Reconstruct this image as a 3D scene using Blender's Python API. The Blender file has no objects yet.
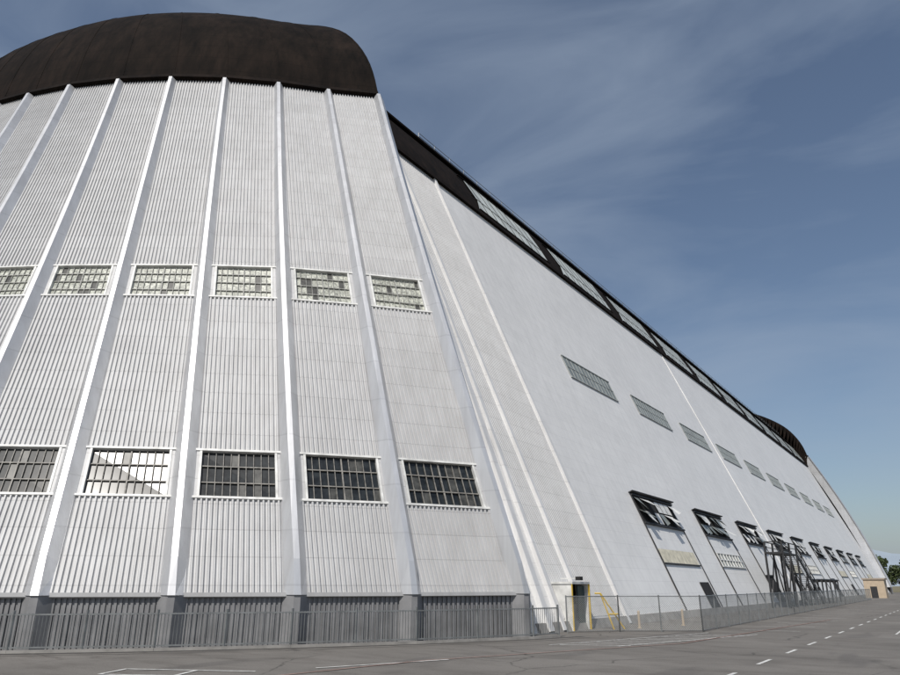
import bpy, math, random
from mathutils import Vector
random.seed(7)
R=random.random
scene=bpy.context.scene
col=scene.collection

# ---------------------------------------------------------------- helpers
def V(*a): return Vector(a)
class MB:
    def __init__(s): s.v=[];s.f=[];s.m=[];s.uv=None
    def quad(s,a,b,c,d,m=0):
        n=len(s.v); s.v+= [tuple(a),tuple(b),tuple(c),tuple(d)]; s.f.append((n,n+1,n+2,n+3)); s.m.append(m)
    def hexa(s,lo,hi,m=0):
        n=len(s.v); s.v+=[tuple(p) for p in lo]+[tuple(p) for p in hi]
        for q in ((3,2,1,0),(4,5,6,7),(0,1,5,4),(1,2,6,5),(2,3,7,6),(3,0,4,7)):
            s.f.append(tuple(n+i for i in q)); s.m.append(m)
    def box(s,x0,x1,y0,y1,z0,z1,m=0):
        s.hexa([(x0,y0,z0),(x1,y0,z0),(x1,y1,z0),(x0,y1,z0)],[(x0,y0,z1),(x1,y0,z1),(x1,y1,z1),(x0,y1,z1)],m)
    def bar(s,a,b,w,h=None,up=None,m=0):
        a=Vector(a);b=Vector(b); h=h or w
        d=(b-a).normalized(); u=Vector(up) if up else (V(0,0,1) if abs(d.z)<.9 else V(1,0,0))
        r=d.cross(u).normalized()*w/2; t=r.cross(d).normalized()*h/2
        s.hexa([a-r-t,a+r-t,a+r+t,a-r+t],[b-r-t,b+r-t,b+r+t,b-r+t],m)
    def tube(s,a,b,r,r2=None,n=8,m=0):
        a=Vector(a);b=Vector(b);r2=r if r2 is None else r2
        d=(b-a).normalized(); u=V(0,0,1) if abs(d.z)<.9 else V(1,0,0)
        e=d.cross(u).normalized(); g=e.cross(d)
        k=len(s.v)
        for p,rr in((a,r),(b,r2)):
            for i in range(n):
                t=2*math.pi*i/n; s.v.append(tuple(p+e*math.cos(t)*rr+g*math.sin(t)*rr))
        for i in range(n):
            j=(i+1)%n; s.f.append((k+i,k+j,k+n+j,k+n+i)); s.m.append(m)
        s.f.append(tuple(k+n+i for i in range(n))); s.m.append(m)
        s.f.append(tuple(k+i for i in reversed(range(n)))); s.m.append(m)
    def done(s,name,mats,parent=None,smooth=False):
        me=bpy.data.meshes.new(name); me.from_pydata(s.v,[],s.f)
        if not isinstance(mats,(list,tuple)): mats=[mats]
        for m in mats: me.materials.append(m)
        if len(mats)>1: me.polygons.foreach_set('material_index',s.m)
        if smooth: me.polygons.foreach_set('use_smooth',[True]*len(me.polygons))
        me.update()
        o=bpy.data.objects.new(name,me); col.objects.link(o)
        if parent: o.parent=parent
        return o
def empty(name):
    o=bpy.data.objects.new(name,None); col.objects.link(o); return o

# ---------------------------------------------------------------- materials
class NT:
    def __init__(s,name,rough=.6,metal=0,spec=.5):
        s.mat=bpy.data.materials.new(name); s.mat.use_nodes=True
        s.t=s.mat.node_tree; s.b=s.t.nodes['Principled BSDF']
        s.b.inputs['Roughness'].default_value=rough; s.b.inputs['Metallic'].default_value=metal
        s.b.inputs['Specular IOR Level'].default_value=spec
        s.tc=s.t.nodes.new('ShaderNodeTexCoord')
    def n(s,typ,**k):
        n=s.t.nodes.new(typ)
        for a,b in k.items(): setattr(n,a,b)
        return n
    def l(s,a,b): s.t.links.new(a,b)
    def math(s,op,a,b=None,c=None):
        n=s.n('ShaderNodeMath',operation=op)
        for i,x in enumerate((a,b,c)):
            if x is None: continue
            if isinstance(x,(int,float)): n.inputs[i].default_value=x
            else: s.l(x,n.inputs[i])
        return n.outputs[0]
    def noise(s,scale,vec=None,sc=(1,1,1),detail=4,rough=.55,src='Object'):
        mp=s.n('ShaderNodeMapping'); mp.inputs['Scale'].default_value=sc
        s.l(vec or s.tc.outputs[src],mp.inputs['Vector'])
        n=s.n('ShaderNodeTexNoise'); n.inputs['Scale'].default_value=scale; n.inputs['Detail'].default_value=detail
        n.inputs['Roughness'].default_value=rough
        s.l(mp.outputs[0],n.inputs['Vector']); return n.outputs['Fac']
    def ramp(s,x,p0,p1,c0,c1):
        n=s.n('ShaderNodeValToRGB'); e=n.color_ramp.elements
        e[0].position=p0;e[1].position=p1;e[0].color=(*c0,1);e[1].color=(*c1,1)
        s.l(x,n.inputs[0]); return n.outputs[0]
    def mul(s,a,b,fac=1.0,mode='MULTIPLY'):
        n=s.n('ShaderNodeMix',data_type='RGBA',blend_type=mode)
        if isinstance(fac,(int,float)): n.inputs[0].default_value=fac
        else: s.l(fac,n.inputs[0])
        for i,x in ((6,a),(7,b)):
            if isinstance(x,tuple): n.inputs[i].default_value=(*x,1)
            else: s.l(x,n.inputs[i])
        return n.outputs[2]
    def base(s,c):
        if isinstance(c,tuple): s.b.inputs['Base Color'].default_value=(*c,1)
        else: s.l(c,s.b.inputs['Base Color'])
    def bump(s,h,strength=.3,dist=.02):
        n=s.n('ShaderNodeBump'); n.inputs['Strength'].default_value=strength; n.inputs['Distance'].default_value=dist
        s.l(h,n.inputs['Height']); s.l(n.outputs[0],s.b.inputs['Normal'])
def plain(name,c,rough=.6,metal=0,var=.25,scale=2.0,spec=.5):
    m=NT(name,rough,metal,spec)
    f=m.noise(scale,detail=5)
    m.base(m.ramp(f,.3,.7,tuple(x*(1-var) for x in c),tuple(min(1,x*(1+var)) for x in c)))
    return m.mat
def panel_paint(name,c,seam=1.15,sd=.78,metal=0,rough=.5):
    m=NT(name,rough,metal,.4)
    sep=m.n('ShaderNodeSeparateXYZ'); m.l(m.tc.outputs['Object'],sep.inputs[0])
    zs=m.math('DIVIDE',sep.outputs[2],seam)
    fr=m.math('FRACT',zs); line=m.math('LESS_THAN',fr,.035)
    wn=m.n('ShaderNodeTexWhiteNoise',noise_dimensions='1D'); m.l(m.math('FLOOR',zs),wn.inputs['W'])
    c1=m.ramp(m.noise(.35,detail=6),.3,.7,tuple(x*.95 for x in c),tuple(x*1.04 for x in c))
    st=m.ramp(m.noise(1.0,sc=(2.2,2.2,.09),detail=5,rough=.65),.35,.62,(.82,.81,.80),(1,1,1))
    c1=m.mul(c1,st,.6)
    c1=m.mul(c1,m.ramp(wn.outputs['Value'],0,1,(.95,.95,.95),(1,1,1)))
    c1=m.mul(c1,(sd,sd,sd),line)
    m.base(c1); return m.mat
M_corr=panel_paint('corrugated_aluminium_paint',(.495,.497,.50))
M_rib=panel_paint('rib_aluminium_paint',(.66,.665,.675),2.3,.9,.55,.42)
M_rib2=panel_paint('wall_rib_paint',(.68,.68,.68),2.3,.9)
M_skirt=plain('skirt_grey',(.215,.215,.22),.6,0,.2,1.2)
def wallmat():
    m=NT('side_wall_paint',.42,0,.5)
    br=m.n('ShaderNodeTexBrick'); br.offset=0; br.inputs['Scale'].default_value=1
    br.inputs['Brick Width'].default_value=3.0; br.inputs['Row Height'].default_value=.95
    br.inputs['Mortar Size'].default_value=.014; br.inputs['Mortar Smooth'].default_value=.3
    br.inputs['Color1'].default_value=(.775,.765,.745,1); br.inputs['Color2'].default_value=(.80,.79,.77,1)
    br.inputs['Mortar'].default_value=(.66,.65,.64,1)
    m.l(m.tc.outputs['UV'],br.inputs['Vector'])
    c=br.outputs['Color']
    c=m.mul(c,m.ramp(m.noise(.12,detail=6,rough=.6),.3,.7,(.91,.91,.91),(1,1,1)))
    c=m.mul(c,m.ramp(m.noise(1.0,sc=(1.6,1.6,.1),detail=6,rough=.65),.32,.6,(.84,.84,.84),(1,1,1)),.65)
    v=m.n('ShaderNodeTexVoronoi'); v.inputs['Scale'].default_value=3.2; v.inputs['Randomness'].default_value=.15
    m.l(m.tc.outputs['UV'],v.inputs['Vector'])
    c=m.mul(c,m.ramp(v.outputs['Distance'],.08,.16,(.8,.8,.8),(1,1,1)),.4)
    m.base(c)
    return m.mat
M_wall=wallmat()
def roofmat():
    m=NT('roof_dark_brown',.9,0,.1)
    c=m.ramp(m.noise(1,sc=(1.1,1.1,.12),detail=7,rough=.7),.3,.75,(.0035,.003,.0027),(.021,.0145,.0115))
    c=m.mul(c,m.ramp(m.noise(.3,detail=5),.35,.7,(.6,.6,.6),(1.25,1.2,1.15)))
    sep=m.n('ShaderNodeSeparateXYZ'); m.l(m.tc.outputs['Object'],sep.inputs[0])
    fr=m.math('FRACT',m.math('DIVIDE',sep.outputs[2],1.6))
    c=m.mul(c,(.75,.75,.75),m.math('LESS_THAN',fr,.05))
    m.base(c); return m.mat
M_roof=roofmat()
M_darkglass=plain('dark_window_glass',(.018,.021,.022),.22,0,.7,2.5)
def frosted():
    m=NT('weathered_window_glass',.35)
    v=m.n('ShaderNodeTexVoronoi'); v.inputs['Scale'].default_value=3.0; v.distance='CHEBYCHEV'
    m.l(m.tc.outputs['Object'],v.inputs['Vector'])
    c=m.ramp(m.noise(7,detail=8,rough=.85),.39,.56,(.12,.125,.115),(.66,.67,.61))
    c=m.mul(c,m.ramp(v.outputs['Color'],.1,.9,(.66,.67,.64),(1.1,1.1,1.07)))
    m.base(c); return m.mat
M_frost=frosted()
M_green=plain('wired_glass_grey_green',(.22,.24,.225),.35,0,.25,.8)
M_sky_glass=plain('skylight_glass',(.50,.53,.50),.35,0,.3,.5)
M_frame=plain('white_window_frame',(.62,.62,.60),.5)
M_gframe=plain('grey_window_frame',(.34,.36,.35),.5)
M_mull=plain('weathered_mullion',(.22,.21,.19),.6,0,.4,6)
M_mull2=plain('grey_mullion',(.28,.28,.26),.6,0,.4,6)
M_pane=plain('dusty_pane',(.055,.055,.05),.4,0,.6,3)
M_dark=plain('dark_interior',(.012,.012,.013),.9)
M_steel=plain('galvanised_steel',(.24,.25,.25),.45,.5)
M_mesh=plain('fence_mesh_wire',(.38,.39,.38),.5,.3)
M_black=plain('black_steel',(.02,.02,.022),.6)
M_cream=plain('cream_panel',(.60,.56,.44),.6)
M_yellow=plain('yellow_paint',(.60,.40,.04),.5)
M_teal=plain('dark_teal_door',(.03,.06,.065),.5)
M_conc=plain('concrete',(.26,.25,.235),.85,0,.25,1.5)
M_tar_shade=plain('tar_joint_and_shade',(.045,.043,.04),.8,0,.3,3)  # track joint tar, also the dark of the painted kerb shadow
M_white=plain('road_paint_white',(.55,.55,.53),.7,0,.35,5)
M_red=plain('road_paint_faded_red',(.26,.16,.135),.8,0,.3,4)
M_tan=plain('tan_stucco',(.42,.34,.25),.8,0,.1)
M_tanroof=plain('tan_roof_trim',(.3,.25,.2),.8,0,.1)
def asphalt():
    m=NT('asphalt',.85,0,.3)
    c=m.ramp(m.noise(.16,detail=8,rough=.6),.3,.7,(.130,.121,.110),(.190,.178,.163))
    c=m.mul(c,m.ramp(m.noise(18,detail=6,rough=.8),.3,.7,(.70,.70,.70),(1.2,1.2,1.2)))
    c=m.mul(c,m.ramp(m.noise(.9,sc=(.35,1,1),detail=6,rough=.7),.36,.52,(.74,.73,.72),(1,1,1)),.85)
    c=m.mul(c,m.ramp(m.noise(.35,sc=(1,.25,1),detail=3,rough=.5),.60,.64,(1,1,1),(.80,.80,.81)))
    wv=m.n('ShaderNodeVectorMath',operation='ADD')
    nz=m.n('ShaderNodeTexNoise'); nz.inputs['Scale'].default_value=.6; nz.inputs['Detail'].default_value=5
    m.l(m.tc.outputs['Object'],nz.inputs['Vector']); m.l(m.tc.outputs['Object'],wv.inputs[0]); m.l(nz.outputs['Color'],wv.inputs[1])
    v=m.n('ShaderNodeTexVoronoi',feature='DISTANCE_TO_EDGE'); v.inputs['Scale'].default_value=.16
    m.l(wv.outputs[0],v.inputs['Vector'])
    c=m.mul(c,m.ramp(v.outputs['Distance'],.003,.008,(.5,.5,.5),(1,1,1)),m.ramp(m.noise(.1),.42,.55,(0,0,0),(1,1,1)))
    m.base(c); m.bump(m.noise(30,detail=5),.4,.01); return m.mat
M_asph=asphalt()
M_ground=plain('dry_grass_ground',(.16,.14,.08),.9,0,.3,.05)
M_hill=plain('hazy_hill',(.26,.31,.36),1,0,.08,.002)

# ---------------------------------------------------------------- ground
g=MB(); g.quad((-9000,-9000,-.008),(9000,-9000,-.008),(9000,9000,-.008),(-9000,9000,-.008)); g.done('ground',M_ground)
g=MB(); g.quad((-160,-80,0),(160,-80,0),(160,330,0),(-160,330,0)); g.done('asphalt_apron',M_asph)

# ---------------------------------------------------------------- hangar
H=empty('airship_hangar')
CX=-72.0; ZB=1.95; ZM=19.2; ZT=42.0; YS=291
base=[(-17.8,32),(-20.45,26.6),(-23.3,22.3),(-26.3,18.4),(-29.7,14.8),(-33.2,11.5),(-37.2,8.8),(-41.6,6.6),(-46.4,4.8),(-51.6,3.4),(-57.6,2.4),(-64.6,1.8),(-72,1.6)]
mid=[(-23.6,32.3),(-26.45,28.9),(-29.6,25.6),(-33.2,22.7),(-37.1,19.9),(-41.0,17.3),(-45.0,15.0),(-49.1,13.2),(-53.2,11.8),(-57.4,10.7),(-61.9,9.9),(-66.8,9.4),(-72,9.2)]
top=[(-33.5,37.6),(-36.6,34.7),(-39.4,31.7),(-42.6,28.8),(-46.1,26.2),(-49.9,23.9),(-53.9,22.0),(-57.8,20.6),(-61.2,19.6),(-64.1,18.9),(-66.8,18.4),(-69.4,18.1),(-72,18)]
APEX=V(CX,40,62.6)
tab=[(0,42),(.02,45.2),(.055,48.2),(.12,51.8),(.20,54.3),(.29,56.5),(.37,58.0),(.46,59.5),(.58,60.9),(.72,61.9),(.86,62.4),(1,62.6)]
def D(k,z):   # point on rib k
    a=(z-ZM)*(z-ZT)/((ZB-ZM)*(ZB-ZT)); b=(z-ZB)*(z-ZT)/((ZM-ZB)*(ZM-ZT)); c=(z-ZB)*(z-ZM)/((ZT-ZB)*(ZT-ZM))
    return V(base[k][0]*a+mid[k][0]*b+top[k][0]*c, base[k][1]*a+mid[k][1]*b+top[k][1]*c, z)
def P(i,s,z):
    return D(i,z).lerp(D(i+1,z),s)
def Nrm(i,z=20):
    a=P(i,1,z)-P(i,0,z); u=P(i,.5,z+2)-P(i,.5,z-2)
    n=u.cross(a).normalized()
    if n.z<0: n=-n
    return n
def xf(v,leaf,far):
    x,y,z=v
    if leaf: x=2*CX-x
    if far: y=YS-y
    return (x,y,z)
LW=(6.0,8.35); UW=(17.85,20.35)
pitch=.225
def build_leaf(leaf,far):
    fine=(not leaf) and (not far)
    corr=MB(); ribs=MB(); cap=MB(); cseam=MB(); skirt=MB(); fr=MB(); gl=MB(); gu=MB(); mu=MB(); mw=MB(); pn=MB()
    K=12
    for i in range(K):
        zr=[ZB]+[ZB+(LW[0]-ZB)*q/2 for q in (1,2)]+[LW[1]]+[LW[1]+(UW[0]-LW[1])*q/6 for q in range(1,7)]+[UW[1]]+[UW[1]+(ZT-UW[1])*q/14 for q in range(1,15)]
        rows=[]
        w0=(P(i,1,ZB)-P(i,0,ZB)).length
        if fine and i<9:
            nc=int(w0/2/pitch)+1
            xs=[]
            for c in range(-nc,nc+1):
                for (o,h) in ((-.5,0),(-.30,.008),(-.17,.10),(.13,.10),(.27,.008)):
                    xs.append(((c+o)*pitch,h))
        else: xs=[(-99,0),(0,0),(99,0)]
        for z in zr:
            n=Nrm(i,z)
            a=P(i,0,z);b=P(i,1,z); w=(b-a).length; d=(b-a)/w; md=(a+b)/2
            rows.append([md+d*max(-w/2,min(w/2,x))+n*h for x,h in xs])
        nb=len(corr.v); m=len(xs)
        for r in rows: corr.v+=[tuple(p) for p in r]
        for r in range(len(zr)-1):
            zc=(zr[r]+zr[r+1])/2
            if LW[0]<zc<LW[1] or UW[0]<zc<UW[1]: continue
            for c in range(m-1):
                corr.f.append((nb+r*m+c,nb+r*m+c+1,nb+(r+1)*m+c+1,nb+(r+1)*m+c)); corr.m.append(0)
        # windows
        for (z0,z1),low in ((LW,True),(UW,False)):
            n=Nrm(i,z0)
            w=(P(i,1,z0)-P(i,0,z0)).length
            e=.68/w
            def Q(s,t,off): return P(i,e+(1-2*e)*s,z0+(z1-z0)*t)+n*off
            G=gl if low else gu
            nx,ny=(10,3) if low else (10,4)
            G.quad(Q(-.06,0,-.1),Q(1.06,0,-.1),Q(1.06,1,-.1),Q(-.06,1,-.1))
            def strip(s0,s1,t0,t1,o0,o1,B):
                B.hexa([Q(s0,t0,o0),Q(s1,t0,o0),Q(s1,t1,o0),Q(s0,t1,o0)],[Q(s0,t0,o1),Q(s1,t0,o1),Q(s1,t1,o1),Q(s0,t1,o1)])
            ts=.07/(z1-z0); ws=.055/(w-1.36)
            F=fr
            strip(-.13,1.13,-ts*.4,ts,-.15,.13,F); strip(-.13,1.13,1-ts,1+ts*.4,-.15,.11,F)
            strip(-ws,ws,ts+.002,1-ts-.002,-.13,.09,F); strip(1-ws,1+ws,ts+.002,1-ts-.002,-.13,.09,F)
            strip(-.13,-ws-.001,ts+.002,1-ts-.002,-.13,.05,corr); strip(1+ws+.001,1.13,ts+.002,1-ts-.002,-.13,.05,corr)
            if fine:
                B=mu if low else mw
                for q in range(1,nx):
                    s=q/nx; h=.0042
                    if q==5: h*=2.2
                    strip(s-h,s+h,ts+.003,1-ts-.003,-.09,-.03,B)
                for q in range(1,ny):
                    t=q/ny; strip(ws+.003,1-ws-.003,t-.010,t+.010,-.085,-.025,B)
                for q in range(nx):
                    for t in range(ny):
                        r=R()
                        if r<(.12 if low else .08):
                            pn.quad(Q(q/nx+.006,t/ny+.02,-.095),Q((q+1)/nx-.006,t/ny+.02,-.095),Q((q+1)/nx-.006,(t+1)/ny-.02,-.095),Q(q/nx+.006,(t+1)/ny-.02,-.095))
        # skirt
        n=Nrm(i,4)
        ins=-n.copy(); ins.z=0; ins.normalize(); ins*=.12
        b0=P(i,0,ZB)+ins; b1=P(i,1,ZB)+ins
        cnt=24 if (fine and i<9) else 1
        nn=-ins.normalized()
        for q in range(cnt):
            a=b0.lerp(b1,q/cnt); b=b0.lerp(b1,(q+.5)/cnt); c=b0.lerp(b1,(q+1)/cnt)
            for p,r_,o in ((a,b,.05),(b,c,0)):
                skirt.quad((p+nn*o)-V(0,0,ZB),(r_+nn*o)-V(0,0,ZB),r_+nn*o,p+nn*o)
        skirt.quad(P(i,0,ZB-.01),P(i,1,ZB-.01),b1-V(0,0,.01),b0-V(0,0,.01))
        a0=P(i,0,ZB);a1=P(i,1,ZB)
        f2=n*.1
        corr.hexa([a0-V(0,0,.1),a1-V(0,0,.1),a1+f2-V(0,0,.1),a0+f2-V(0,0,.1)],[a0+V(0,0,.06),a1+V(0,0,.06),a1+f2+V(0,0,.06),a0+f2+V(0,0,.06)])
    # cap: one shared smooth grid
    def lerpk(pts,s):
        i=min(int(s),K-1); f=s-i
        p0=Vector(pts[max(i-1,0)]);p1=Vector(pts[i]);p2=Vector(pts[i+1]);p3=Vector(pts[min(i+2,K)])
        return .5*((2*p1)+(p2-p0)*f+(2*p0-5*p1+4*p2-p3)*f*f+(3*p1-p0-3*p2+p3)*f*f*f)
    NS=60; tt=[]
    for a,b in zip(tab,tab[1:]):
        for q in range(3): tt.append((a[0]+(b[0]-a[0])*q/3,a[1]+(b[1]-a[1])*q/3))
    zz=[z for f,z in tt]+[APEX.z]
    ff=[f for f,z in tt]+[1]
    for _ in range(3):
        zz=[zz[0]]+[(zz[j-1]+2*zz[j]+zz[j+1])/4 for j in range(1,len(zz)-1)]+[zz[-1]]
        ff=[ff[0]]+[(ff[j-1]+2*ff[j]+ff[j+1])/4 for j in range(1,len(ff)-1)]+[ff[-1]]
    for q in range(NS+1):
        t0=lerpk(top,q*K/NS)
        for f,z in zip(ff,zz):
            cap.v.append((t0.x+(APEX.x-t0.x)*f,t0.y+(APEX.y-t0.y)*f,z))
    m=len(ff)
    for q in range(NS):
        for r in range(m-1):
            cap.f.append((q*m+r,(q+1)*m+r,(q+1)*m+r+1,q*m+r+1)); cap.m.append(0)
    for i in range(K):
        n=Nrm(i,41); a=D(i,ZT);b=D(i+1,ZT)
        cseam.hexa([a-V(0,0,.25),b-V(0,0,.25),b-V(0,0,.25)+n*.55,a-V(0,0,.25)+n*.55],[a+V(0,0,.3),b+V(0,0,.3),b+V(0,0,.3)+n*.3,a+V(0,0,.3)+n*.3])
    # ribs (V section with a narrow flat nose)
    for k in range(K+1):
        prev=None
        for z in (ZB,3.2,5,8,12,16,20,25,30,36,ZT-.3):
            if k==0: n=Nrm(0,z); d=(D(1,z)-D(0,z)).normalized()
            elif k==K: n=Nrm(K-1,z); d=(D(K,z)-D(K-1,z)).normalized()
            else: n=(Nrm(k-1,z)+Nrm(k,z)).normalized(); d=(D(k+1,z)-D(k-1,z)).normalized()
            c=D(k,z); t=(z-ZB)/(ZT-ZB); w=.58-.12*t; h=.60-.12*t
            if prev is None:
                nh=V(n.x,n.y,0).normalized(); dh=V(d.x,d.y,0).normalized()
                sec=[c-dh*w-nh*.08,c+dh*w-nh*.08,c+dh*.15+nh*.42,c-dh*.15+nh*.42]
                ft=[c-dh*(w-.03)-nh*.09,c+dh*(w-.03)-nh*.09,c+dh*.14+nh*.36,c-dh*.14+nh*.36]
                skirt.hexa([V(p.x,p.y,0) for p in ft],[V(p.x,p.y,ZB-.004) for p in ft])
            else:
                sec=[c-d*w-n*.08,c+d*w-n*.08,c+d*.13+n*h,c-d*.13+n*h]
                ribs.hexa(prev,sec)
            prev=sec
        for (f,z),(f1,z1) in zip(list(zip(ff,zz))[:-2],list(zip(ff,zz))[1:-1]):
            t0=D(k,ZT)
            a=V(t0.x+(APEX.x-t0.x)*f,t0.y+(APEX.y-t0.y)*f,z); b=V(t0.x+(APEX.x-t0.x)*f1,t0.y+(APEX.y-t0.y)*f1,z1)
            cseam.bar(a,b,.14*(1-f)+.03,.05,up=tuple(n))
    e0=[D(0,z) for z in (ZB,6,10,15,20,25,30,36,ZT)]
    back=V(-.9,.35,0)*2.4
    for a,b in zip(e0,e0[1:]): ribs.quad(a,b,b+back,a+back)
    ln=[V(top[0][0]+(APEX.x-top[0][0])*f,top[0][1]+(APEX.y-top[0][1])*f,z) for f,z in zip(ff,zz)]
    for a,b in zip(ln,ln[1:]): cseam.quad(a,b,b+V(0,1.6,-5),a+V(-1.5,1.6,-5))
    for B,nm,mt,sm in ((corr,'door_corrugated_cladding',M_corr,False),(ribs,'door_ribs',M_rib,False),(cap,'door_dark_cap',M_roof,True),(cseam,'door_cap_seams',M_roof,False),
        (skirt,'door_base_skirt',M_skirt,False),(fr,'door_window_frames',M_frame,False),(gl,'door_windows_lower',M_darkglass,False),
        (gu,'door_windows_upper',M_frost,False),(mu,'door_window_mullions_dark',M_mull,False),(mw,'door_window_mullions_grey',M_mull2,False),(pn,'door_window_dusty_panes',M_pane,False)):
        if not B.v: continue
        B.v=[xf(v,leaf,far) for v in B.v]
        B.done(nm,mt,H,sm)
for leaf in (0,1):
    for far in (0,1): build_leaf(leaf,far)

# ---- body; its ends lean inward with the doors
def ylo(z): return 33.3+.165*min(z,42)
def wx(z): return -18-.41*z
prof=[(wx(z),z) for z in (0,3,6,9.6,14,18,23,28,33,38.5)]
roofp=[(wx(38.5),38.5),(-35.3,41.5),(-37.5,45.3),(-40.3,49),(-44,52.5),(-49,55.5),(-58,58.2),(CX,59.5)]
Y0=39.9;Y1=YS-Y0
def sweep(pr,name,mat,mirror,smooth=False):
    me=bpy.data.meshes.new(name)
    vs=[];uv=[];fs=[]
    L=[0]
    for a,b in zip(pr,pr[1:]): L.append(L[-1]+math.hypot(a[0]-b[0],a[1]-b[1]))
    for q in range(41):
        for (x,z),l in zip(pr,L):
            y=ylo(z)+(YS-2*ylo(z))*q/40
            vs.append((2*CX-x if mirror else x,y,z)); uv.append((y,l))
    m=len(pr)
    for r in range(40):
        for c in range(m-1): fs.append((r*m+c,(r+1)*m+c,(r+1)*m+c+1,r*m+c+1))
    me.from_pydata(vs,[],fs); me.materials.append(mat)
    ul=me.uv_layers.new(name='UVMap')
    for lp in me.loops: ul.data[lp.index].uv=uv[lp.vertex_index]
    if smooth: me.polygons.foreach_set('use_smooth',[True]*len(me.polygons))
    o=bpy.data.objects.new(name,me); col.objects.link(o); o.parent=H
for mi in (False,True):
    sweep(prof,'side_wall',M_wall,mi); sweep(roofp,'dark_roof',M_roof,mi,True)
WN=V(1,0,.41).normalized(); WU=V(-.41,0,1).normalized()
def W(y,z,o=0): return V(wx(z),y,z)+WN*o
ef=MB()
for far in (0,1):
    full=prof+roofp[1:]
    for a,b in zip(full,full[1:]):
        ya,yb=ylo(a[1]),ylo(b[1])
        if far: ya,yb=YS-ya,YS-yb
        ef.quad((a[0],ya,a[1]),(2*CX-a[0],ya,a[1]),(2*CX-b[0],yb,b[1]),(b[0],yb,b[1]))
ef.done('end_bulkheads',M_roof,H)
rb=MB()
for y,w,h in ((35.0,.5,.3),(36.6,.34,.25),(40.1,.3,.22),(46.1,.3,.22),(110,.22,.1)):
    lean=.10*38.4 if y<36 else (.06*38.4 if y<38 else 0)
    rb.hexa([W(y-w/2,0,-.05),W(y+w/2,0,-.05),W(y+w/2,0,h),W(y-w/2,0,h)],[W(y-w/2+lean,38.4,-.05),W(y+w/2+lean,38.4,-.05),W(y+w/2+lean,38.4,h),W(y-w/2+lean,38.4,h)])
rb.done('wall_ribs',M_rib2,H)
cb=MB()
for ya,yb in ((36.9,39.9),(40.26,45.94)):
    q=ya
    while q+.2<yb:
        t0=38.3 if q>39.5 else max(6,(q-35)/(.06)*.8) if q<38.9 else 38.3
        t0=min(38.3,t0)
        cb.hexa([W(q,.6,0.004),W(q+.13,.6,0.004),W(q+.10,.6,.045),W(q+.03,.6,.045)],[W(q,t0,0.004),W(q+.13,t0,0.004),W(q+.10,t0,.045),W(q+.03,t0,.045)])
        q+=.225
cb.done('wall_corrugation',M_corr,H)
tr=MB()
tr.hexa([(wx(38.3),Y0,38.3),(wx(38.3)+.35,Y0,38.3),(wx(38.9)+.35,Y0,38.9),(wx(38.9),Y0,38.9)],[(wx(38.3),Y1,38.3),(wx(38.3)+.35,Y1,38.3),(wx(38.9)+.35,Y1,38.9),(wx(38.9),Y1,38.9)])
tr.hexa([(-38.6,Y0,46.1),(-37.7,Y0,46.1),(-37.7,Y0,46.35),(-38.6,Y0,46.35)],[(-38.6,Y1,46.1),(-37.7,Y1,46.1),(-37.7,Y1,46.35),(-38.6,Y1,46.35)])
tr.done('eave_trim',M_roof,H)
rl=MB()
y=52.0
while y<Y1-2:
    rl.tube((-40.1,y,48.7),(-40.1,y,49.65),.04,n=6); y+=3.0
for z in (49.25,49.65): rl.tube((-40.1,52,z),(-40.1,Y1-2,z),.035,n=6)
rl.done('roof_railing',M_steel,H)
sk=MB(); sf=MB()
def RP(y,t,o=0):
    a=V(roofp[0][0],y,38.5);b=V(-35.3,y,41.5);c=V(-37.5,y,45.3)
    p=a.lerp(b,t*2) if t<.5 else b.lerp(c,(t-.5)*2)
    return p+V(.87,0,.49)*o
for q in range(10):
    ya=55+20*q; yb=ya+16
    if yb>Y1: break
    for t0,t1 in ((.16,.5),(.5,.92)):
        sk.quad(RP(ya+(0 if t0<.5 else 1.2),t0,.12),RP(yb,t0,.12),RP(yb,t1,.12),RP(ya+1.2,t1,.12))
        for j in range(1,9):
            yy=ya+(yb-ya)*j/8
            sf.bar(RP(yy,t0,.13),RP(yy,t1,.13),.05 if j<8 else .12,.05)
    for t in (.16,.92): sf.bar(RP(ya,t,.15),RP(yb,t,.15),.16,.12)
    sf.bar(RP(ya,.5,.13),RP(yb,.5,.13),.05,.06)
sk.done('skylight_glass',M_sky_glass,H); sf.done('skylight_bars',M_roof,H)
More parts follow.
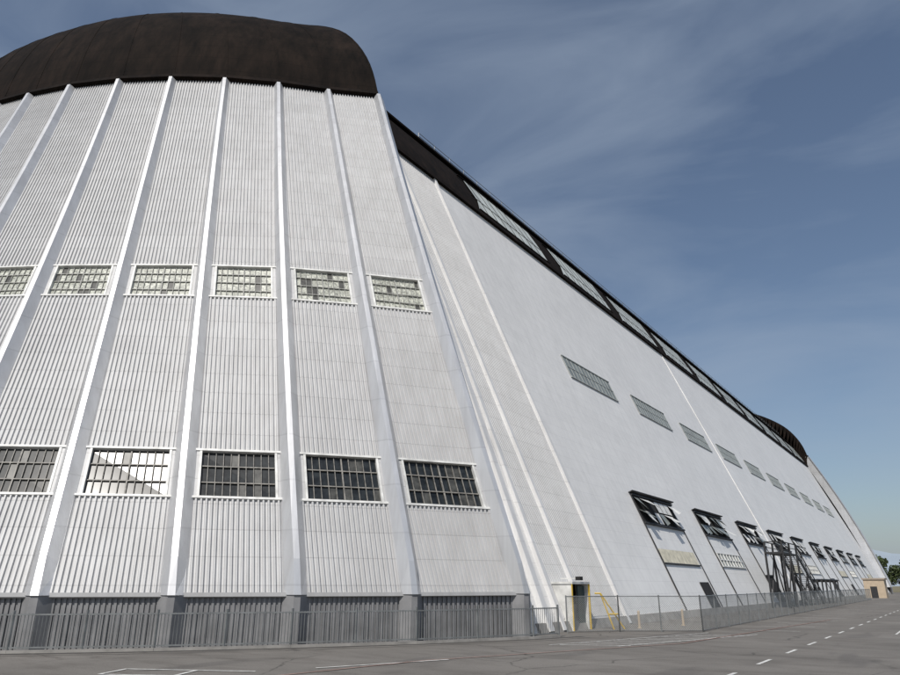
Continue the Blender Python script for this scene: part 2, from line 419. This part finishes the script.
# side windows
gw=MB(); gf=MB(); dk=MB(); sash=MB(); dj=MB(); cream=MB(); wf=MB()
for q in range(11):
    ya=58.5+18*q; yb=ya+11.4
    if yb>Y1-3: break
    gw.quad(W(ya,20.8,.05),W(yb,20.8,.05),W(yb,23.1,.05),W(ya,23.1,.05))
    for z in (20.8,23.1): gf.bar(W(ya-.1,z,.08),W(yb+.1,z,.08),.1,.1,up=tuple(WN))
    for j in range(13):
        yy=ya+(yb-ya)*j/12; gf.bar(W(yy,20.88,.06),W(yy,23.02,.06),.035 if j%12 else .1,.05,up=tuple(WN))
    gf.bar(W(ya,21.95,.062),W(yb,21.95,.062),.035,.05,up=tuple(WN))
    yb2=ya+11
    dk.quad(W(ya+.6,7.3,.04),W(yb2,7.3,.04),W(yb2,9.6,.04),W(ya+.6,9.6,.04))
    for z in (7.25,9.65): dj.bar(W(ya+.45,z,.12),W(yb2+.15,z,.12),.12,.2,up=tuple(WN))
    dj.bar(W(ya+.3,9.85,.22),W(yb2+.3,9.85,.22),.42,.08,up=tuple(WU))
    nS=8
    for j in range(nS):
        y0=ya+.7+(yb2-ya-.8)*j/nS; y1=y0+(yb2-ya-.8)/nS-.12
        for (z0,z1) in ((7.4,8.4),(8.5,9.5)):
            r=R()
            if r<.14: continue
            tilt=(R()*.8+.15) if r<.7 else .08
            o0,o1=(.08+tilt,.1) 
            roll=(R()-.5)*.45 if (q<3 and r<.6) else 0
            mi=0 if r>.40 else 1
            sash.quad(W(y0,z0+roll,o0),W(y1,z0-roll,o0),W(y1,z1,o1),W(y0,z1,o1),mi)
    dj.bar(W(ya+.5,0,.06),W(ya+.5,9.6,.06),.09,.1,up=tuple(WN))
    dj.bar(W(yb2+.1,0,.06),W(yb2+.1,7.2,.06),.05,.08,up=tuple(WN))
    if q%3==0:
        cream.quad(W(ya+.8,4.1,.05),W(yb2-.4,4.1,.05),W(yb2-.4,5.2,.05),W(ya+.8,5.2,.05))
        dj.bar(W(ya+.7,4.02,.08),W(yb2-.3,4.02,.08),.1,.1,up=tuple(WN))
        dk.quad(W(yb2-3.2,0,.05),W(yb2-.4,0,.05),W(yb2-.4,2.6,.05),W(yb2-3.2,2.6,.05))
    elif q%3==1:
        for j in range(8):
            y0=ya+.9+j*1.2
            gw.quad(W(y0,4.2,.05),W(y0+1.1,4.2,.05),W(y0+1.1,5.4,.05),W(y0,5.4,.05))
            wf.bar(W(y0-.05,4.2,.1),W(y0-.05,5.4,.1),.1,.1,up=tuple(WN))
        for z in (4.15,4.8,5.45): wf.bar(W(ya+.8,z,.09),W(ya+10.6,z,.09),.09,.1,up=tuple(WN))
    else:
        dk.quad(W(ya+1,0,.05),W(ya+5,0,.05),W(ya+5,3.4,.05),W(ya+1,3.4,.05))
        dj.bar(W(ya+1,3.45,.1),W(ya+5,3.45,.1),.15,.15,up=tuple(WN))
gw.done('side_window_glass',M_green,H); gf.done('side_window_frames',M_gframe,H); wf.done('side_transom_frames',M_frame,H); dk.done('side_openings',M_dark,H)
sash.done('tilted_window_sashes',[M_frame,M_green],H); dj.done('side_door_frames',M_black,H); cream.done('cream_transoms',M_cream,H)
YW0=34;YW1=YS-34
pl=MB(); pl.hexa([(-18.3,YW0,0),(-17.8,YW0,0),(-18.0,YW0,.5),(-18.5,YW0,.5)],[(-18.3,YW1,0),(-17.8,YW1,0),(-18.0,YW1,.5),(-18.5,YW1,.5)])
pl.done('wall_plinth',M_conc,H)
pd=MB()
pd.box(-19.6,-17.75,37.5,37.6,0,2.4,0); pd.box(-19.6,-17.75,39.6,39.7,0,2.4,0); pd.box(-20,-17.65,37.45,39.75,2.402,2.52,0)
pd.box(-18.6,-18.5,37.602,39.598,0,2.4,1)
pd.box(-18.0,-17.94,38.7,39.58,.02,2.3,2)
pd.bar((-17.7,39.72,0),(-17.7,39.72,2.4),.08,m=3)
pd.bar((-17.7,37.48,0),(-17.7,37.48,2.4),.06,m=3)
pd.box(-17.9,-17.6,38.4,38.75,2.6,2.8,1); pd.bar((-18.9,38.57,2.7),(-17.9,38.57,2.7),.05,m=0)
pd.done('entry_doorway',[M_frame,M_dark,M_teal,M_yellow],H)

# ---------------------------------------------------------------- yellow guard rail by door
yg=MB()
for a,b in (((-16.5,40.1,0),(-17.1,39.9,1.9)),((-16.2,40.9,0),(-17.1,39.9,1.9)),((-17.1,39.9,1.9),(-17.4,39.8,1.9)),((-16.36,40.5,.8),(-16.75,40.0,.8))):
    yg.tube(a,b,.045)
yg.done('yellow_guard_rail',M_yellow)
for (x,y) in ((-15.8,42.2),(-14.6,46.5)):
    b=MB(); b.tube((x,y,0),(x,y,.9),.07,n=14); b.tube((x,y,.9),(x,y,.95),.07,.03,n=14); b.tube((x,y,0),(x,y,.04),.13,n=14)
    b.done('safety_bollard',M_tan)

# ---------------------------------------------------------------- picket fence round the door
def offset_path(off,kmax=11,head=True):
    pts=[]
    for k in range(0,kmax):
        if k==0: n=Nrm(0)
        else: n=(Nrm(k-1)+Nrm(k)).normalized()
        n=V(n.x,n.y,0).normalized()
        pts.append(V(base[k][0],base[k][1],0)+n*off)
    return ([pts[0]+V(.5,1.6,0)] if head else [])+pts
path=offset_path(1.35)
pf=MB(); kb=MB()
for a,b in zip(path,path[1:]):
    L=(b-a).length; d=(b-a)/L
    for z in (.18,1.3): pf.bar(a+V(0,0,z),b+V(0,0,z),.05)
    n=int(L/.125)
    for i in range(n): p=a+d*(i*L/n); pf.bar(p+V(0,0,.14),p+V(0,0,1.34),.022)
    np_=max(1,round(L/2.6))
    for i in range(np_): p=a+d*(i*L/np_); pf.bar(p,p+V(0,0,1.45),.075)
    s=d.cross(V(0,0,1))*.1
    kb.hexa([a-s,b-s,b+s,a+s],[p+V(0,0,.1) for p in (a-s,b-s,b+s,a+s)])
pf.done('picket_fence',M_steel)
kb.done('concrete_kerb',M_conc)
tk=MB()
for off,w_ in ((1.8,.17),(2.6,.05)):  # wide inner band paints the kerb's shadow; thin outer one is the track
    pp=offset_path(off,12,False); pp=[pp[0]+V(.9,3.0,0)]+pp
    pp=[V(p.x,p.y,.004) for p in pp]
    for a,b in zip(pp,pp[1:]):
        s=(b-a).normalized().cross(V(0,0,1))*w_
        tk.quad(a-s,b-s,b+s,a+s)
tk.done('track_joint_and_kerb_shade',M_tar_shade)

# ---------------------------------------------------------------- chain link fence
cl=MB()
cpath=[V(-17.2,35.6,0),V(-15.4,38.2,0),V(-11.8,40.8,0),V(-12.3,70,0),V(-13,110,0),V(-13.6,150,0)]
HF=1.78
for a,b in zip(cpath,cpath[1:]):
    L=(b-a).length; d=(b-a)/L
    cl.tube(a+V(0,0,HF),b+V(0,0,HF),.028,n=6,m=1); cl.tube(a+V(0,0,.08),b+V(0,0,.08),.012,n=5,m=1)
    n=max(1,round(L/2.8))
    for i in range(n+1):
        p=a+d*(L*i/n); cl.tube(p,p+V(0,0,HF+.06),.036,n=6,m=1)
    st=.11; hh=HF-.08; q=-hh
    w=.012 if a.y>40 else .006
    while q<L:
        for sg in (1,-1):
            s0,z0,s1,z1=(q,.08,q+hh,HF) if sg>0 else (q+hh,.08,q,HF)
            pts=[]
            for (sa,za,sb,zb) in ((s0,z0,s1,z1),(s1,z1,s0,z0)):
                s,z=sa,za
                lim=0 if s<0 else (L if s>L else None)
                if lim is not None: t=(lim-sa)/(sb-sa); s=lim; z=za+(zb-za)*t
                pts.append((s,z))
            (sa,za),(sb,zb)=pts
            A=a+d*sa+V(0,0,za); B=a+d*sb+V(0,0,zb)
            if (B-A).length<.05: continue
            t=(B-A).normalized(); nn=d.cross(V(0,0,1)); wv=t.cross(nn)*w
            o=nn*(.003*sg)
            cl.quad(A-wv+o,B-wv+o,B+wv+o,A+wv+o)
        q+=st
cl.done('chain_link_fence',[M_mesh,M_steel])

# ---------------------------------------------------------------- steel stair
stq=MB()
xa,xb=-17.6,-15.8
zt=5.9
stq.box(xa,xb,88,97,zt-.2,zt,0)
for x in (xa,xb):
    for y in (88.2,92.5,96.8): stq.bar((x,y,0),(x,y,zt+1.1),.2)
    stq.bar((x,88.2,zt+1.1),(x,96.8,zt+1.1),.1); stq.bar((x,88.2,zt+.55),(x,96.8,zt+.55),.07)
    stq.bar((x,88.2,.2),(x,92.5,zt-.3),.12); stq.bar((x,96.8,.2),(x,92.5,zt-.3),.12)
    stq.bar((x,97,zt-.1),(x,112,.1),.12,.42); stq.bar((x,97,zt+1.05),(x,112,1.2),.09); stq.bar((x,97,zt+.5),(x,112,.65),.06)
    for j in range(7):
        t=j/6; y=97+15*t; z=zt*(1-t); stq.bar((x,y,z),(x,y,z+1.1),.08)
    stq.bar((x,102,0),(x,102,3.9),.18); stq.bar((x,106.5,0),(x,106.5,2.1),.18); stq.bar((x,97,.2),(x,102,3.7),.1)
for j in range(30):
    t=(j+.5)/30; y=97+15*t; z=zt*(1-t); stq.box(xa+.05,xb-.05,y-.17,y+.17,z-.03,z+.02)
stq.bar((xa,88.2,zt+1.1),(xb,88.2,zt+1.1),.1)
stq.done('steel_staircase',M_black)
pr=MB()
for y in (115,119,123,127): 
    for x in (-17.2,-15.6): pr.bar((x,y,0),(x,y,3),.18)
    pr.bar((-17.2,y,2.9),(-15.6,y,2.9),.16)
for x in (-17,-16.4,-15.8): pr.tube((x,113,3.1),(x,129,3.1),.13)
pr.done('pipe_rack',M_black)
sh=MB(); sh.box(-16.5,-12.8,172,177,0,3.5,0); sh.box(-16.7,-12.6,171.8,177.2,3.502,3.8,1); sh.box(-15.4,-14.2,171.95,172.003,0,2.2,2)
sh.done('tan_utility_shed',[M_tan,M_tanroof,M_black])
wb=MB()
for i in range(24):
    x=-8+i*5; 
    wb.bar((x,272,0),(x,272,1.1),.12)
wb.bar((-8,272,1.0),(107,272,1.0),.12); wb.bar((-8,272,.55),(107,272,.55),.1)
wb.done('boundary_rail',M_frame)

# ---------------------------------------------------------------- markings
mk=MB(); z=.008
def line(x0,y0,x1,y1,w=.12,B=None):
    B=B or mk; a=V(x0,y0,z);b=V(x1,y1,z); d=(b-a).normalized(); s=d.cross(V(0,0,1))*w/2
    B.quad(a-s,b-s,b+s,a+s)
y=20.5
while y<200: line(-5.7,y,-5.7,y+1.9); y+=4.6
for i in range(22):
    yy=44+i*4.8; line(-10.6,yy,-7.6,yy,.1)
for i in range(6):
    yy=46+i*9; line(-3.2,yy,1.5,yy,.1)
z=.011
line(-3.2,44,-3.2,120,.1)
z=.008
for i in range(9):
    line(-14.2+i*.32,28.6+i*1.15,-11.6+i*.32,29.8+i*1.15,.12)
z=.011
line(-14.5,28.2,-11.3,40,.1); line(-11.9,29.2,-8.9,40,.1)
z=.014
line(-20.6,13.2,-17.0,14.9,.12); line(-20.0,12.0,-16.4,13.8,.12)
z=.017
line(-20.6,13.2,-20.0,12.0,.12); line(-18.6,14.15,-18.0,12.95,.12)
line(-16.2,16.5,-14.4,20.8,.12)
mk.done('parking_markings',M_white)
rd=MB(); z=.020
line(-16.4,10,-14.9,20,.1,rd); line(-14.9,20,-10.2,32,.1,rd); line(-10.2,32,-8.2,60,.1,rd)
rd.done('faded_red_line',M_red)

# ---------------------------------------------------------------- trees
M_leaf=NT('foliage',.7); 
c=M_leaf.ramp(M_leaf.noise(.9,detail=4),.35,.65,(.018,.030,.010),(.075,.105,.032)); M_leaf.base(c); M_leaf=M_leaf.mat
M_bark=plain('bark',(.06,.045,.03),.9)
def tree(x,y,h,name='broadleaf_tree',n=1500,B=None):
    t=B or MB()
    trunk=h*.32
    t.tube((x,y,-.1),(x+.2,y,trunk),h*.028,h*.018,n=8,m=1)
    cl=[]
    for i in range(9):
        a=R()*6.28; r=h*(.10+.22*R()); zz=h*(.36+.5*R())
        c=V(x+math.cos(a)*r,y+math.sin(a)*r,zz); cl.append((c,h*(.10+.08*R())))
        t.tube((x+.15,y,trunk*.85),c,h*.012,h*.004,n=5,m=1)
    cl.append((V(x,y,h*.82),h*.15))
    for i in range(n):
        c,r=cl[i%len(cl)]
        d=V(random.gauss(0,1),random.gauss(0,1),random.gauss(0,.8)).normalized()*r*(.55+.6*R())
        p=c+d; s=h*.022*(.7+.8*R())
        u=V(R()-.5,R()-.5,R()-.5).normalized(); w=u.cross(V(R()-.5,R()-.5,R()-.5)).normalized()
        t.quad(p-u*s-w*s,p+u*s-w*s*.6,p+u*s+w*s,p-u*s*.7+w*s,0)
    if B is None: t.done(name,[M_leaf,M_bark])
for (x,y,h) in ((-27,350,14.5),(-21,356,11),(-14,350,13),(-5,360,11),(6,350,13)): tree(x,y,h)
tl=MB()
for i in range(34): tree(-60+i*9+R()*4,420+R()*30,8+5*R(),B=tl,n=420)
tl.done('tree_line',[M_leaf,M_bark])
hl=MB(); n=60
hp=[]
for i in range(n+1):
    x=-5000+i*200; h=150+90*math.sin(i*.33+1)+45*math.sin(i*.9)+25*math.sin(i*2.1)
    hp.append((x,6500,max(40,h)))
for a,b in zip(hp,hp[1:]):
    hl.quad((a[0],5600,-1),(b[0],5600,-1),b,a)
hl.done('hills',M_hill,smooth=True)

# ---------------------------------------------------------------- light
sd=V(.13,-.62,.75).normalized()
elev=math.asin(sd.z); az=math.atan2(sd.x,sd.y)
L=bpy.data.lights.new('sun','SUN'); L.energy=4.0; L.angle=math.radians(.53); L.color=(1,.96,.90)
lo=bpy.data.objects.new('sun',L); col.objects.link(lo); lo.rotation_euler=sd.to_track_quat('Z','Y').to_euler()
w=bpy.data.worlds.new('World'); scene.world=w; w.use_nodes=True; t=w.node_tree
bg=t.nodes['Background']; bg.inputs['Strength'].default_value=.088
s=t.nodes.new('ShaderNodeTexSky'); s.sky_type='NISHITA'; s.sun_disc=False; s.sun_elevation=elev; s.sun_rotation=az
s.air_density=1.0; s.dust_density=1.6; s.ozone_density=1.5
tc=t.nodes.new('ShaderNodeTexCoord'); mp=t.nodes.new('ShaderNodeMapping'); mp.inputs['Scale'].default_value=(1.0,1.5,4.2)
mp.inputs['Rotation'].default_value=(.15,.25,.5)
nz=t.nodes.new('ShaderNodeTexNoise'); nz.inputs['Scale'].default_value=1.9; nz.inputs['Detail'].default_value=9; nz.inputs['Roughness'].default_value=.52; nz.inputs['Distortion'].default_value=.5
rp=t.nodes.new('ShaderNodeValToRGB'); rp.color_ramp.elements[0].position=.38; rp.color_ramp.elements[1].position=.80
rp.color_ramp.elements[0].color=(.06,.06,.06,1); rp.color_ramp.elements[1].color=(.62,.62,.62,1)
mx=t.nodes.new('ShaderNodeMix'); mx.data_type='RGBA'; mx.inputs[7].default_value=(3.9,4.7,5.9,1)
t.links.new(tc.outputs['Generated'],mp.inputs[0]); t.links.new(mp.outputs[0],nz.inputs['Vector']); t.links.new(nz.outputs['Fac'],rp.inputs[0])
t.links.new(rp.outputs[0],mx.inputs[0]); t.links.new(s.outputs[0],mx.inputs[6]); t.links.new(mx.outputs[2],bg.inputs['Color'])

# ---------------------------------------------------------------- camera
cam=bpy.data.cameras.new('camera'); cam.sensor_width=36; cam.lens=28; cam.clip_end=20000; cam.clip_start=.1
co=bpy.data.objects.new('camera',cam); col.objects.link(co); co.location=(0,0,2.3)
co.rotation_euler=(math.radians(90+19.54),0,math.radians(34.6)); scene.camera=co
scene.view_settings.view_transform='Standard'; scene.view_settings.look='None'; scene.view_settings.exposure=0
